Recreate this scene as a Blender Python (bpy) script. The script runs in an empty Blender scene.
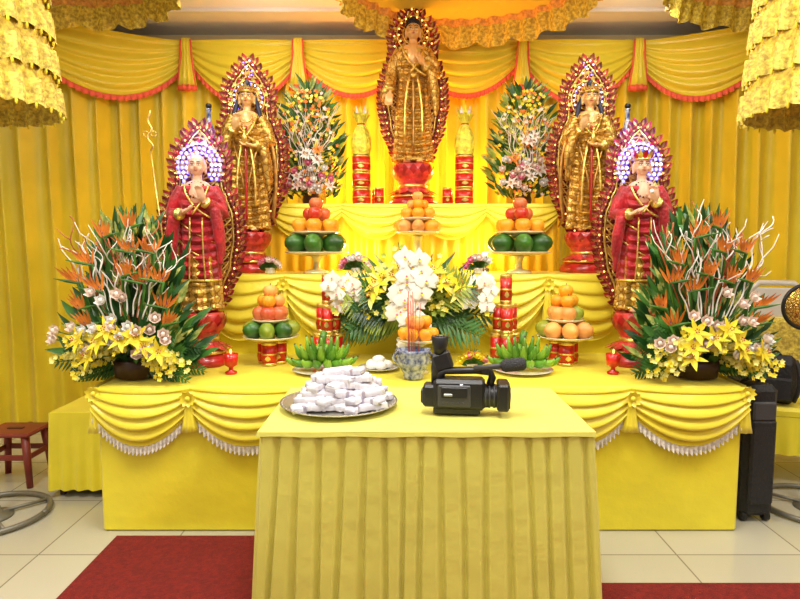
import bpy, math, random, bmesh
from mathutils import Vector as V, Matrix, Euler
pi=math.pi; sin=math.sin; cos=math.cos
R=random.Random(7)
sc=bpy.context.scene
sc.view_settings.view_transform='Standard'
sc.view_settings.exposure=.08
# ------------------------------------------------------------------ materials
def M(name,col,rough=.5,metal=0,noise=None,bump=None,emis=0,sheen=0,coat=0,col2=None,trans=0):
    m=bpy.data.materials.new(name); m.use_nodes=True
    nt=m.node_tree; b=nt.nodes['Principled BSDF']
    b.inputs['Base Color'].default_value=(*col,1); b.inputs['Roughness'].default_value=rough
    b.inputs['Metallic'].default_value=metal
    if sheen: b.inputs['Sheen Weight'].default_value=sheen
    if coat: b.inputs['Coat Weight'].default_value=coat
    if trans: b.inputs['Transmission Weight'].default_value=trans
    if emis:
        b.inputs['Emission Color'].default_value=(*col,1); b.inputs['Emission Strength'].default_value=emis
    tc=None
    if noise or bump:
        tc=nt.nodes.new('ShaderNodeTexCoord')
    if noise:
        n=nt.nodes.new('ShaderNodeTexNoise'); n.inputs['Scale'].default_value=noise[0]; n.inputs['Detail'].default_value=3
        nt.links.new(tc.outputs['Object'],n.inputs['Vector'])
        r=nt.nodes.new('ShaderNodeValToRGB'); a=noise[1]
        c2=col2 if col2 else tuple(min(1,c*(1+a)) for c in col)
        c1=col if col2 else tuple(c*(1-a) for c in col)
        r.color_ramp.elements[0].position=.35; r.color_ramp.elements[1].position=.65
        r.color_ramp.elements[0].color=(*c1,1); r.color_ramp.elements[1].color=(*c2,1)
        nt.links.new(n.outputs['Fac'],r.inputs['Fac']); nt.links.new(r.outputs['Color'],b.inputs['Base Color'])
    if bump:
        n=nt.nodes.new('ShaderNodeTexNoise'); n.inputs['Scale'].default_value=bump[0]; n.inputs['Detail'].default_value=4
        nt.links.new(tc.outputs['Object'],n.inputs['Vector'])
        bp=nt.nodes.new('ShaderNodeBump'); bp.inputs['Strength'].default_value=bump[1]; bp.inputs['Distance'].default_value=.02
        nt.links.new(n.outputs['Fac'],bp.inputs['Height']); nt.links.new(bp.outputs['Normal'],b.inputs['Normal'])
    return m
def voro(name,ca,cb,scale,rough=.4,metal=.6,p0=.06,p1=.14):
    m=M(name,ca,rough,metal); nt=m.node_tree; b=nt.nodes['Principled BSDF']
    tc=nt.nodes.new('ShaderNodeTexCoord'); v=nt.nodes.new('ShaderNodeTexVoronoi'); v.feature='DISTANCE_TO_EDGE'; v.inputs['Scale'].default_value=scale
    r=nt.nodes.new('ShaderNodeValToRGB'); r.color_ramp.elements[0].position=p0; r.color_ramp.elements[1].position=p1
    r.color_ramp.elements[0].color=(*cb,1); r.color_ramp.elements[1].color=(*ca,1)
    nt.links.new(tc.outputs['Object'],v.inputs['Vector']); nt.links.new(v.outputs['Distance'],r.inputs['Fac']); nt.links.new(r.outputs['Color'],b.inputs['Base Color'])
    bp=nt.nodes.new('ShaderNodeBump'); bp.inputs['Strength'].default_value=.5; bp.inputs['Distance'].default_value=.01
    nt.links.new(v.outputs['Distance'],bp.inputs['Height']); nt.links.new(bp.outputs['Normal'],b.inputs['Normal'])
    return m
def brick(name,c1,c2,mortar,w,h,ms,rough,off=0):
    m=M(name,c1,rough); nt=m.node_tree; b=nt.nodes['Principled BSDF']
    tc=nt.nodes.new('ShaderNodeTexCoord'); t=nt.nodes.new('ShaderNodeTexBrick'); t.offset=off
    t.inputs['Color1'].default_value=(*c1,1); t.inputs['Color2'].default_value=(*c2,1); t.inputs['Mortar'].default_value=(*mortar,1)
    t.inputs['Scale'].default_value=1; t.inputs['Mortar Size'].default_value=ms; t.inputs['Brick Width'].default_value=w; t.inputs['Row Height'].default_value=h
    nt.links.new(tc.outputs['Object'],t.inputs['Vector'])
    nt.links.new(t.outputs['Color'],b.inputs['Base Color'])
    return m
mYel=M('yellow_satin',(.86,.73,.028),.45,0,(3,.07),(9,.35),sheen=.2)
mYel2=M('yellow_swag_satin',(.88,.74,.045),.33,0,None,(14,.25),sheen=.2)
mTbl=M('lemon_cloth',(.78,.74,.13),.6,0,(2,.05),(7,.4),sheen=.2)
mCur=M('curtain_yellow',(.82,.65,.025),.45,0,(2,.10),(6,.25),sheen=.2)
mCurO=M('satin_amber',(.9,.58,.02),.35,0,(2,.1),(10,.2))
mOr=M('orange_trim',(.90,.13,.07),.6)
mPeach=M('orange_lace',(.92,.42,.10),.6,0,(40,.3))
mLace=M('white_lace',(.80,.76,.70),.8,0,(60,.25))
mGoldF=M('gold_fringe',(.86,.60,.09),.5,.0,(45,.4),(80,.7))
mGoldD=M('gold_brocade',(.80,.52,.05),.45,.05,(30,.4),(60,.7))
mGold=M('gold_leaf',(.92,.60,.15),.28,.8,(25,.3),(40,.25))
mGoldR=voro('gold_robe',(.66,.41,.085),(.28,.13,.025),26,.34,.65,.02,.10)
mGoldB=M('bronze_gold',(.42,.22,.05),.35,.75,(20,.4))
mRed=M('lacquer_red',(.45,.012,.015),.3,0,(12,.3),coat=.4)
mRedP=M('lotus_red',(.58,.04,.04),.35,0,(20,.4),coat=.3)
mCan=M('can_red',(.60,.015,.01),.3,.1,(25,.35),coat=.3)
mFlame=M('flame_maroon',(.20,.015,.015),.45,.1,(30,.5)); mFlame2=M('flame_red',(.42,.03,.03),.45,.1,(30,.5))
mPlate=voro('aura_filigree',(.12,.015,.01),(.60,.32,.06),34)
mKas=M('crimson_robe',(.40,.006,.014),.42,0,(16,.35),(50,.4),sheen=.2)
mSkin=M('gilt_skin',(.80,.46,.29),.4,.0)
mSkinG=M('golden_skin',(.84,.52,.22),.33,.25)
mHair=M('hair_blueblack',(.015,.02,.05),.5)
mLip=M('lips',(.5,.04,.04),.4); mEye=M('eye_white',(.9,.9,.85),.3); mBlk=M('black_paint',(.01,.01,.01),.35)
mLedB=M('led_blue',(.13,.13,1),.3,emis=6.5); mLedW=M('led_white',(.50,.58,1),.3,emis=4); mLedA=M('led_amber',(1,.5,.12),.3,emis=3.2)
mLedV=M('led_violet',(.40,.22,1),.3,emis=5)
mG1=M('leaf_dark',(.015,.075,.012),.4,0,(9,.4)); mG2=M('leaf_mid',(.05,.17,.02),.4,0,(9,.35)); mG3=M('leaf_lime',(.32,.42,.04),.45,0,(9,.3))
mG4=M('leaf_variegated',(.08,.20,.025),.4,0,(30,.3),col2=(.60,.58,.15))
mWhite=M('petal_white',(.88,.85,.80),.6); mCream=M('petal_cream',(.90,.74,.64),.6,0,(20,.1)); mPink=M('petal_pink',(.80,.22,.34),.6)
mYf=M('petal_yellow',(.92,.72,.03),.55,0,(15,.15)); mYf2=M('petal_lemon',(.88,.82,.22),.55); mOf=M('petal_orange',(.90,.24,.03),.5,0,(15,.35))
mTwig=M('white_twig',(.86,.80,.72),.7); mTwigR=M('red_stem',(.45,.10,.03),.6)
mMango=M('mango_green',(.13,.27,.02),.35,0,(6,.3),col2=(.42,.42,.04)); mOrange=M('orange_peel',(.92,.36,.015),.4,0,(8,.1),(120,.15)); mApple=M('apple_red',(.55,.02,.015),.25,0,(7,.3),col2=(.72,.22,.07))
mPeachF=M('peach_orange',(.9,.38,.09),.4,0,(8,.2)); mMelon=M('melon_green',(.04,.14,.015),.35,0,(7,.5)); mBan=M('banana_green',(.10,.27,.02),.4,0,(8,.3)); mBan2=M('banana_green_light',(.20,.38,.03),.4,0,(8,.3))
mPorc=M('porcelain',(.80,.78,.70),.15,coat=.5); mDish=M('glass_dish',(.85,.75,.45),.12,.2,coat=.6)
mBlueP=M('blue_white_porcelain',(.02,.04,.20),.15,0,(40,.2),col2=(.42,.46,.56),coat=.6)
mSteel=M('steel_tray',(.50,.48,.43),.34,.8,(5,.1)); mPaper=M('white_towel',(.70,.67,.73),.7,0,(12,.08),(30,.3)); mRibbon=M('towel_band',(.38,.34,.42),.6)
mCam=M('camera_black',(.012,.012,.014),.4,0,None,(150,.1)); mCamG=M('camera_grey',(.05,.05,.055),.5); mLens=M('lens_glass',(.01,.01,.03),.05,coat=1); mFoam=M('mic_foam',(.05,.05,.055),.95,0,None,(200,.8)); mLabel=M('silver_label',(.55,.55,.57),.35,.5)
mStool=M('plastic_maroon',(.22,.03,.02),.4); mWP=M('white_plastic',(.78,.76,.72),.4); mBag=M('black_nylon',(.012,.012,.014),.6,0,None,(60,.4)); mIron=M('cast_iron',(.20,.19,.15),.45,.5); mPole=M('chrome_pole',(.6,.58,.5),.25,.9)
mCarp=M('red_carpet',(.19,.007,.005),.95,0,(50,.2),(160,.6)); mDkwood=M('dark_wood',(.05,.02,.01),.4); mWax=M('candle_glow',(1,.25,.05),.4,emis=.6)
mFloor=brick('floor_tile',(.47,.44,.33),(.51,.48,.37),(.24,.21,.15),.6,.6,.004,.13)
mWall=M('wall_paint',(.75,.62,.35),.8); mCeil=M('ceiling_sheet',(.90,.88,.86),.8,0,(1.2,.04),(3,.3))
mSticks=M('incense',(.6,.1,.05),.7); mFilm=M('gold_foil_wrap',(.9,.72,.06),.25,.1,(18,.4),(50,.8))
mSeq=voro('gold_sequin',(.85,.55,.10),(.35,.18,.03),60,.25,.8)
M_blue=M('petal_blue',(.05,.04,.35),.5)
# ------------------------------------------------------------------ mesh builder
class MB:
    def __init__(s): s.v=[];s.f=[];s.mi=[];s.mats=[];s.sm=[]
    def add(s,vs,fs,m,smooth=True):
        if m not in s.mats: s.mats.append(m)
        i=s.mats.index(m); o=len(s.v); s.v.extend(tuple(p) for p in vs)
        for f in fs: s.f.append(tuple(a+o for a in f)); s.mi.append(i); s.sm.append(smooth)
    def grid(s,fn,nu,nv,m,cu=False,cap=False,smooth=True):
        W=nu if cu else nu+1
        vs=[fn(i/nu,j/nv) for j in range(nv+1) for i in range(W)]; fs=[]
        for j in range(nv):
            for i in range(nu):
                a=j*W+i; b=j*W+(i+1)%W; fs.append((a,b,b+W,a+W))
        if cap: fs.append(tuple(range(W-1,-1,-1))); fs.append(tuple(nv*W+i for i in range(W)))
        s.add(vs,fs,m,smooth)
    def lathe(s,prof,c,m,n=24,rot=None,sx=1,sy=1,fr=None,cap=True):
        c=V(c); k=len(prof)-1
        def fn(u,v):
            j=min(k,int(round(v*k))); r,z=prof[j]; a=2*pi*u
            if fr: r*=fr(a,v)
            p=V((r*cos(a)*sx,r*sin(a)*sy,z))
            if rot: p=rot@p
            return c+p
        s.grid(fn,n,k,m,cu=True,cap=cap)
    def ell(s,c,r,m,rot=None,n=14,k=8):
        if isinstance(r,(int,float)): r=(r,r,r)
        c=V(c)
        def fn(u,v):
            a=2*pi*u; b=-pi/2+pi*(.02+.96*v); p=V((r[0]*cos(b)*cos(a),r[1]*cos(b)*sin(a),r[2]*sin(b)))
            if rot: p=rot@p
            return c+p
        s.grid(fn,n,k,m,cu=True,cap=True)
    def tube(s,pts,rad,m,n=8,flat=1):
        pts=[V(p) for p in pts]; L=len(pts)
        if isinstance(rad,(int,float)): rad=[rad]*L
        vs=[];fs=[]; ref=None
        for i,p in enumerate(pts):
            t=(pts[min(i+1,L-1)]-pts[max(i-1,0)]); t=t.normalized() if t.length>1e-9 else V((0,0,1))
            if ref is None:
                ref=V((0,1,0)) if abs(t.y)<.9 else V((1,0,0))
            a=(ref-t*ref.dot(t)).normalized(); b=t.cross(a); ref=a
            for k in range(n):
                q=2*pi*k/n; vs.append(p+a*(rad[i]*cos(q)*flat)+b*(rad[i]*sin(q)))
        for i in range(L-1):
            for k in range(n):
                fs.append((i*n+k,i*n+(k+1)%n,(i+1)*n+(k+1)%n,(i+1)*n+k))
        fs.append(tuple(range(n-1,-1,-1))); fs.append(tuple((L-1)*n+k for k in range(n)))
        s.add(vs,fs,m)
    def box(s,c,d,m,bev=.005,rot=None,tap=1):
        c=V(c); bm=bmesh.new(); bev=min(bev,min(d)*.45)
        for sx in(-1,1):
            for sy in(-1,1):
                for sz in(-1,1):
                    for ax in range(3):
                        e=[d[0]/2-bev,d[1]/2-bev,d[2]/2-bev]; e[ax]+=bev
                        k=tap if sz>0 else 1
                        bm.verts.new((sx*e[0]*k,sy*e[1]*k,sz*e[2]))
        bmesh.ops.convex_hull(bm,input=bm.verts); bmesh.ops.dissolve_limit(bm,angle_limit=.02,verts=bm.verts,edges=bm.edges)
        bm.verts.index_update(); vs=[]
        for v in bm.verts: p=rot@v.co if rot else v.co; vs.append(c+p)
        s.add(vs,[tuple(v.index for v in f.verts) for f in bm.faces],m,False); bm.free()
    def petal(s,b,d,n,L,W,curl,m,k=4,fold=.15,blunt=.75):
        b=V(b); d=V(d).normalized(); n=V(n); n=(n-d*n.dot(d))
        if n.length<1e-4: n=V((0,-1,0.1)); n=n-d*n.dot(d)
        n.normalize(); sd=d.cross(n); vs=[];fs=[]
        for i in range(k+1):
            t=i/k; p=b+d*(L*t)+n*(curl*L*t*t); w=W*.5*max(.06,sin(pi*min(1,t)**blunt)) if i else W*.1
            vs+= [p-sd*w,p-n*(fold*w),p+sd*w]
        for i in range(k):
            a=i*3; fs+=[(a,a+1,a+4,a+3),(a+1,a+2,a+5,a+4)]
        s.add(vs,fs,m)
    def build(s,name,loc=(0,0,0),parent=None,rz=0,mods=None,sc_=1,zmin=None):
        vv=[(a*sc_,b*sc_,c*sc_ if zmin is None else max(zmin,c*sc_)) for a,b,c in s.v]
        me=bpy.data.meshes.new(name); me.from_pydata(vv,[],s.f)
        for m in s.mats: me.materials.append(m)
        me.polygons.foreach_set('material_index',s.mi); me.polygons.foreach_set('use_smooth',s.sm); me.update()
        o=bpy.data.objects.new(name,me); sc.collection.objects.link(o); o.location=loc; o.rotation_euler[2]=rz
        if parent: o.parent=parent
        if mods:
            r=o.modifiers.new('fuse','REMESH'); r.mode='VOXEL'; r.voxel_size=mods; r.use_smooth_shade=True
            q=o.modifiers.new('soft','SMOOTH'); q.factor=.5; q.iterations=1
        return o
def empty(name,loc=(0,0,0),rz=0):
    o=bpy.data.objects.new(name,None); o.location=loc; o.rotation_euler[2]=rz; o.empty_display_size=.1; sc.collection.objects.link(o); return o
def interp(tab,z):
    if z<=tab[0][0]: return tab[0][1:]
    for a,b in zip(tab,tab[1:]):
        if z<=b[0]:
            t=(z-a[0])/(b[0]-a[0]); t=t*t*(3-2*t); return [a[i]+(b[i]-a[i])*t for i in range(1,len(a))]
    return tab[-1][1:]
def bez(a,b,c,n=8):
    a,b,c=V(a),V(b),V(c); return [a*(1-t)**2+b*2*t*(1-t)+c*t*t for t in [i/n for i in range(n+1)]]
# ------------------------------------------------------------------ room
def slab(name,c,d,m):
    b=MB(); b.box((0,0,0),d,m,.001); return b.build(name,c)
slab('floor',(0,1.5,-.05),(8.4,8.2,.1),mFloor)
slab('ceiling',(0,1.5,3.35),(8.4,8.2,.1),mCeil)
slab('wall_back',(0,5.55,1.65),(8.4,.1,3.3),mWall)
slab('wall_left',(-4.15,1.5,1.65),(.1,8.2,3.3),mWall)
slab('wall_right',(4.15,1.5,1.65),(.1,8.2,3.3),mWall)
b=MB()
for y in (3.9,4.9): b.box((0,y,3.285),(8.0,.05,.03),mWP,.005)
b.build('trim_1')
b=MB()
L=[(-1.49,-1,.0),(4,-1,0),(4,2.45,0),(.55,2.45,0),(.55,2.87,0),(-1.51,2.87,0)]
vs=[V((x,y,.001)) for x,y,_ in L]+[V((x,y,.009)) for x,y,_ in L]
b.add(vs,[tuple(range(6,12)),tuple(range(5,-1,-1))]+[(i,(i+1)%6,(i+1)%6+6,i+6) for i in range(6)],mCarp,False)
b.build('red_carpet')
def ycurt(x):
    s=min(1,max(0,(abs(x)-1.9)/1.3)); s=s*s*(3-2*s); return 5.30-.6*s
b=MB()
def cf(u,v):
    x=-4.0+8.0*u; z=.02+3.16*v
    a=2*pi*x/.16+1.8*sin(x*2.1)+1.1*sin(x*5.3)+.25*sin(z*2+x)
    return (x+.012*sin(a+z),ycurt(x)-.042*sin(a)-.020*sin(a*.43+1+.3*z),z)
b.grid(cf,900,12,mCur); b.build('pleated_curtain')
def swag(mb,x0,x1,zt,drop,yf,m,side=.12,bulge=.06,folds=6,trim=None,tw=.035,amp=.016,nu=36):
    def P(u,v):
        c=1-(2*u-1)**2; x=x0+(x1-x0)*u; s=side+(drop-side)*c
        w=.5+.5*c
        return V((x,yf(x)-.012-bulge*sin(pi*(.12+.83*v))*c-amp*(1+sin(2*pi*folds*v+.5*sin(4*u)))*w*(.3+.7*v),zt-s*v-.01*sin(2*pi*folds*v)*c))
    mb.grid(lambda u,v:P(u,v),nu,folds*7,m)
    if trim:
        def T(u,v):
            p=P(u,1); p.y+= .006-.010*v*sin(u*2*pi*26); p.z-=tw*v*(1+.12*sin(u*2*pi*26)); return p
        mb.grid(T,200,3,trim)
def rosette(mb,x,y,z,m,tail=.2,r=.035):
    for k in range(9):
        a=2*pi*k/9; mb.petal((x,y,z),(cos(a),-.3,sin(a)),(0,-1,0),r*1.3,r*1.1,.25,m,3)
    mb.ell((x,y-.012,z),(r*.4,r*.4,r*.4),m,n=8,k=5)
    mb.lathe([(r*.35,0),(r*.55,-tail*.3),(r*.9,-tail*.8),(r*1.1,-tail)],(x,y+.005,z),m,n=28,sy=.5,fr=lambda a,v:1+.22*sin(7*a))
b=MB()
J=[-3.95,-2.98,-1.88,-.95,-.02,.92,1.89,2.82,3.95]
for i,(x0,x1) in enumerate(zip(J,J[1:])):
    swag(b,x0,x1,3.16,.50 if i not in(3,4) else .44,lambda x:ycurt(x)-.07,mYel2,side=.16,bulge=.07,folds=5,trim=mOr,tw=.045,amp=.024)
for x in J[1:-1]:
    y=ycurt(x)-.14
    b.lathe([(.03,0),(.04,-.06),(.032,-.12),(.055,-.3),(.065,-.38)],(x,y,3.16),mYel2,n=40,sy=.5,fr=lambda a,v:1+.25*sin(9*a))
    b.lathe([(.065,0),(.068,-.04)],(x,y,2.78),mOr,n=40,sy=.5,fr=lambda a,v:1+.25*sin(9*a))
    for s in(-1,1): b.tube([(x+s*.040,y-.01,3.15),(x+s*.048,y-.012,3.0),(x+s*.072,y-.01,2.76)],.008,mOr,6)
b.build('swag_valance')
def canopy(x,y,r,zb):
    b=MB()
    def ring(r0,z0,z1,m,n=240,f=40,am=.02,scal=.03):
        def fn(u,v):
            a=2*pi*u; rr=r0+am*sin(a*f)+.03*v; z=z0+(z1-z0)*v-scal*v*abs(sin(a*9)); return (x+rr*cos(a),y+rr*sin(a),z)
        b.grid(fn,n,4,m,cu=True)
    ring(r,3.29,zb+.13,mYel2); ring(r+.02,3.2,zb+.08,mPeach); ring(r-.03,zb+.15,zb,mGoldF,scal=.05); ring(r-.045,zb+.17,zb+.11,mPeach,scal=.02)
    b.lathe([(r,0),(r*.5,.01),(.02,.02)],(x,y,3.26),mYel2,n=60,fr=lambda a,v:1+.01*sin(40*a),cap=False)
    b.build('ceiling_canopy')
canopy(.36,4.20,.86,3.09); canopy(-2.35,3.80,.86,3.09); canopy(2.45,3.80,.86,3.09)
# ------------------------------------------------------------------ parasols
def parasol(x,y,r,zb):
    e=empty('ceremonial_parasol',(x,y,0)); b=MB()
    tiers=6; h=.19
    for k in range(tiers):
        zt=zb+.21+k*h; rr=r*(1-.035*k)
        def fn(u,v,zt=zt,rr=rr):
            a=2*pi*u; q=rr*(.95+.05*v)+.010*sin(a*26)*v; return (q*cos(a),q*sin(a),zt-.12*v)
        b.grid(fn,208,4,mGoldD,cu=True)
        def fn2(u,v,zt=zt,rr=rr):
            a=2*pi*u; q=rr*1.005+.020*sin(a*26)+.012*v; return (q*cos(a),q*sin(a),zt-.07-.12*v-.018*abs(sin(a*13))*v)
        b.grid(fn2,260,4,mGoldF,cu=True)
        b.lathe([(rr*.95,0),(rr*.6,.02),(.02,.03)],(0,0,zt),mGoldF,n=40,cap=False)
        for i in range(26):
            a=2*pi*i/26; b.ell((rr*1.04*cos(a),rr*1.04*sin(a),zt-.205),(.008,.008,.016),mYf,n=6,k=4)
    b.build('canopy',parent=e)
    b=MB(); b.tube([(0,0,.02),(0,0,3.25)],.012,mPole,10)
    tor=[(.27*cos(2*pi*i/48),.27*sin(2*pi*i/48),.02) for i in range(49)]; b.tube(tor,.015,mIron,8)
    b.lathe([(.10,.0),(.10,.012),(.05,.025),(.03,.08),(.02,.10)],(0,0,0),mIron)
    for i in range(4):
        a=pi/4+i*pi/2; b.tube([(.04*cos(a),.04*sin(a),.02),(.27*cos(a),.27*sin(a),.02)],.010,mIron)
    b.build('stand',parent=e)
parasol(-2.28,3.09,.41,2.12); parasol(2.19,3.2,.44,2.12)
# ------------------------------------------------------------------ altar
ea=empty('tiered_altar')
b=MB()
b.box((0,3.40,.375),(3.22,.94,.75),mYel,.012); b.build('lower_tier',parent=ea)
b=MB(); b.box((0,4.15,.63),(2.76,.6,1.26),mYel,.012); b.build('middle_tier',parent=ea)
b=MB()
def t3(u,v):
    x=-1.04+2.08*u; return (x,4.38-.012*sin(2*pi*x/.09)*(1.2-v),1.25+.49*v)
b.box((0,4.71,1.5),(2.08,.62,.48),mCurO,.012); b.grid(t3,240,4,mCurO); b.build('upper_tier',parent=ea)
b=MB(); jo=[-1.63,-1.14,-.57,-.03,.50,1.04,1.63]
for x0,x1 in zip(jo,jo[1:]): swag(b,x0,x1,.752,.29,lambda x:2.925,mYel2,side=.13,bulge=.05,folds=5,trim=mLace,tw=.042,amp=.02)
for x in jo[1:-1]: rosette(b,x,2.89,.70,mYel2,.17)
for x in(jo[0]+.02,jo[-1]-.02): rosette(b,x,2.91,.72,mYel2,.2)
for s in(-1,1):
    o=MB(); swag(o,0,.9,.752,.27,lambda x:0,mYel2,side=.13,bulge=.03,folds=5,amp=.01)
    b.add([(s*(1.612-p[1]),2.94+p[0],p[2]) for p in o.v],[f for f in o.f],mYel2)
b.build('lower_swag',parent=ea)
b=MB(); j2=[-1.40,-.84,-.28,.28,.84,1.40]
for x0,x1 in zip(j2,j2[1:]): swag(b,x0,x1,1.262,.42,lambda x:3.845,mYel2,side=.16,bulge=.06,folds=5,amp=.024)
for x in j2[1:-1]: rosette(b,x,3.80,1.20,mYel2,.32)
b.build('middle_swag',parent=ea)
b=MB(); j3=[-1.05,-.52,0,.52,1.05]
for x0,x1 in zip(j3,j3[1:]): swag(b,x0,x1,1.745,.26,lambda x:4.365,mYel2,side=.09,bulge=.03,folds=4)
b.build('upper_swag',parent=ea)
# ------------------------------------------------------------------ front table
et=empty('draped_table',(0,2.55,0)); b=MB()
HX,HY=.625,.34
def peri(s,hx,hy):
    P=2*(2*hx+2*hy); d=(s%1)*P
    if d<2*hx: return V((-hx+d,-hy)),V((0,-1))
    d-=2*hx
    if d<2*hy: return V((hx,-hy+d)),V((1,0))
    d-=2*hy
    if d<2*hx: return V((hx-d,hy)),V((0,1))
    d-=2*hx; return V((-hx,hy-d)),V((-1,0))
def sk(u,v):
    f=.045*v; p,_=peri(u,HX+f,HY+f*.6); _,n=peri(u,HX,HY)
    ph=u*50+.15*sin(u*44)+.12*v*sin(u*90); fr=ph%1
    w=min(1,fr/.14) if fr<.5 else min(1,(1-fr)/.36); w=w*w*(3-2*w)
    bulge=.006*sin(pi*fr)
    am=.013+.018*v
    q=p+n*((am*(w-.7)+bulge)*(1 if n.y<=0 else .2)); return (q.x+.004*sin(ph*2+v*3)*v,q.y,.738-.718*v)
b.grid(sk,1500,10,mTbl,cu=True); b.build('pleated_skirt',parent=et)
b=MB()
def tp(u,v):
    x=-HX-.012+(2*HX+.024)*u; y=-HY-.012+(2*HY+.024)*v; return (x,y,.750+.0012*sin(x*11+y*7)+.001*sin(y*19-x*5))
b.grid(tp,60,40,mTbl)
def bd(u,v):
    p,_=peri(u,HX+.012+.004*v,HY+.012+.003*v); return (p.x,p.y,.7505-.018*v+.002*sin(u*90)*v)
b.grid(bd,240,3,mTbl,cu=True); b.box((0,0,.73),(1.21,.64,.025),mDkwood,.003)
for sx in(-1,1):
    for sy in(-1,1): b.box((sx*.56,sy*.27,.36),(.04,.04,.72),mDkwood,.004)
b.build('table_top',parent=et)
# ------------------------------------------------------------------ statues
def hand(mb,w,f,pn,side,m,s=1):
    w=V(w); f=V(f).normalized(); pn=V(pn); pn=(pn-f*pn.dot(f)).normalized(); sd=f.cross(pn)*side
    rot=Matrix((sd,pn,f)).transposed()
    mb.ell(w+f*.032*s,(.026*s,.013*s,.036*s),m,rot,n=12,k=8)
    for i,(o,l) in enumerate([(.019,.030),(.007,.035),(-.006,.033),(-.018,.025)]):
        p=w+f*.055*s+sd*o*s; a=p+f*l*.45*s; c=a+(f*.9+pn*.35).normalized()*l*.35*s; e=c+(f*.7+pn*.7).normalized()*l*.3*s
        mb.tube([p-f*.012*s,p,a,c,e],[.0075*s,.0078*s,.007*s,.0065*s,.0045*s],m,7)
    p=w+sd*.02*s+f*.018*s; mb.tube([p,p+(sd*.8+f*.6+pn*.3)*.02*s,p+(sd*.7+f*1.3+pn*.6)*.026*s],[.009*s,.0085*s,.005*s],m,7)
def statue(name,loc,H,ped,kind,rz,hw,top):
    e=empty(name,loc,rz); S=lambda x,y,z:V((x*H,y*H,z*H+ped))
    # pedestal
    b=MB(); r=.165*H/.95
    b.lathe([(r*1.02,0),(r*1.04,.02),(r*.98,.05),(r*.85,.06),(r*.85,.075)],(0,0,0),mRed,n=8 if kind!='buddha' else 32)
    b.lathe([(r*.90,.07),(r*.93,.078),(r*.86,.088)],(0,0,0),mGold,n=32)
    b.lathe([(r*.82,.08),(r*.6,ped*.42),(r*.55,ped*.52),(r*.72,ped*.66),(r*.85,ped*.84),(r*.78,ped*.96),(r*.75,ped-.004)],(0,0,0),mRedP,n=32,fr=lambda a,v:1+.03*sin(8*a))
    b.lathe([(r*.60,ped*.44),(r*.63,ped*.48),(r*.58,ped*.52)],(0,0,0),mGold,n=32)
    for row,(z,sl,rr,nn) in enumerate([(ped*.60,.9,.60,14),(ped*.68,1.5,.70,14),(ped*.42,-.75,.60,12)]):
        for k in range(nn):
            a=2*pi*(k+.5*row)/nn; d=V((cos(a),sin(a),sl)); n=V((cos(a),sin(a),-.2))
            b.petal((r*rr*cos(a),r*rr*sin(a),z),d,n,ped*.30,r*.42,-.25 if sl>0 else .2,mRedP if row!=1 else mRed,4,-.2)
            b.petal((r*(rr+.02)*cos(a),r*(rr+.02)*sin(a),z),d,n,ped*.20,r*.14,-.2 if sl>0 else .2,mGold,3,-.2)
    b.build('lotus_pedestal',parent=e)
    # aura
    b=MB(); tab=[(0,.30),(.1,.60),(.25,.88),(.4,1.0),(.52,.97),(.62,.80),(.68,.66),(.73,.64),(.79,.68),(.85,.62),(.9,.45),(.95,.24),(1,.02)]
    z0=-.02; hh=top-z0-.03; yb=.105; hwi=hw*.92
    W=lambda t:interp(tab,t)[0]*hwi
    out=[(W(i/60),z0+hh*i/60) for i in range(61)]
    loop=[(x,z) for x,z in out]+[(-x,z) for x,z in reversed(out[:-1])]
    for yy in(yb,yb+.012):
        b.grid(lambda u,v,yy=yy:S((2*u-1)*W(v)*.97,yy,z0+hh*v),10,60,mPlate)
    b.tube([S(x*.97,yb,z) for x,z in loop],.007*H,mFlame,6)
    b.tube([S(x*.76,yb-.008,z0+.04+(z-z0)*.93) for x,z in loop],.0065*H,mGold,6)
    b.tube([S(x*.86,yb-.005,z0+.02+(z-z0)*.965) for x,z in loop],.012*H,mFlame,6)
    lp=[V((x,0,z)) for x,z in loop]; k=0; acc=0; step=.030
    for i in range(1,len(lp)):
        d=lp[i]-lp[i-1]; acc+=d.length
        if acc>=step:
            acc=0; p=lp[i]; t=d.normalized(); n=V((-t.z,0,t.x))
            if n.dot(V((p.x,0,(p.z-.7)*.3)))<0: n=-n
            fd=(n+V((0,0,.8))).normalized(); q=S(p.x*.95,yb-.004,p.z)
            b.petal(q,fd,V((0,-1,0)),.056*H,.040*H,.15,mFlame if k%2 else mFlame2,4,.3)
            b.petal(q-V((0,.005,0)),(fd+t*.3),V((0,-1,0)),.040*H,.018*H,.2,mGoldB if k%2 else mGold,3,.3)
            b.petal(q-V((0,.003,0))-n*.03*H,(fd-t*.5*(1 if p.x>0 else -1)),V((0,-1,0)),.045*H,.03*H,.1,mFlame2,3,.3)
            if k%(2 if kind=='buddha' else 3)==0: b.ell(q+V((0,-.012,0))-n*.015,.0072 if kind=='buddha' else .0062,mLedA,n=6,k=4)
            else: b.ell(q+V((0,-.010,0))-n*.015,.008*H,mGold,n=6,k=4)
            k+=1
    for i in range(26):
        t=.08+.6*(i//2)/13; s=1 if i%2 else -1; z=z0+hh*t; w=W(t)
        b.tube(bez(S(s*.08,yb-.004,z),S(s*w*.55,yb-.012,z+.0),S(s*w*.74,yb-.004,z+.07),6),[.0045*H]*6+[.002*H],mGold,5)
    # head halo
    hc=.935; hr=.132 if kind=='monk' else .115
    def disc(u,v):
        a=2*pi*u; rr=hr*v; return S(rr*cos(a),yb-.02-.01*(1-v),hc+rr*sin(a)*1.08)
    led={'monk':mLedB,'bodhi':mLedW,'buddha':mLedA}[kind]
    b.grid(disc,36,5,mPlate,cu=True)
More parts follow.
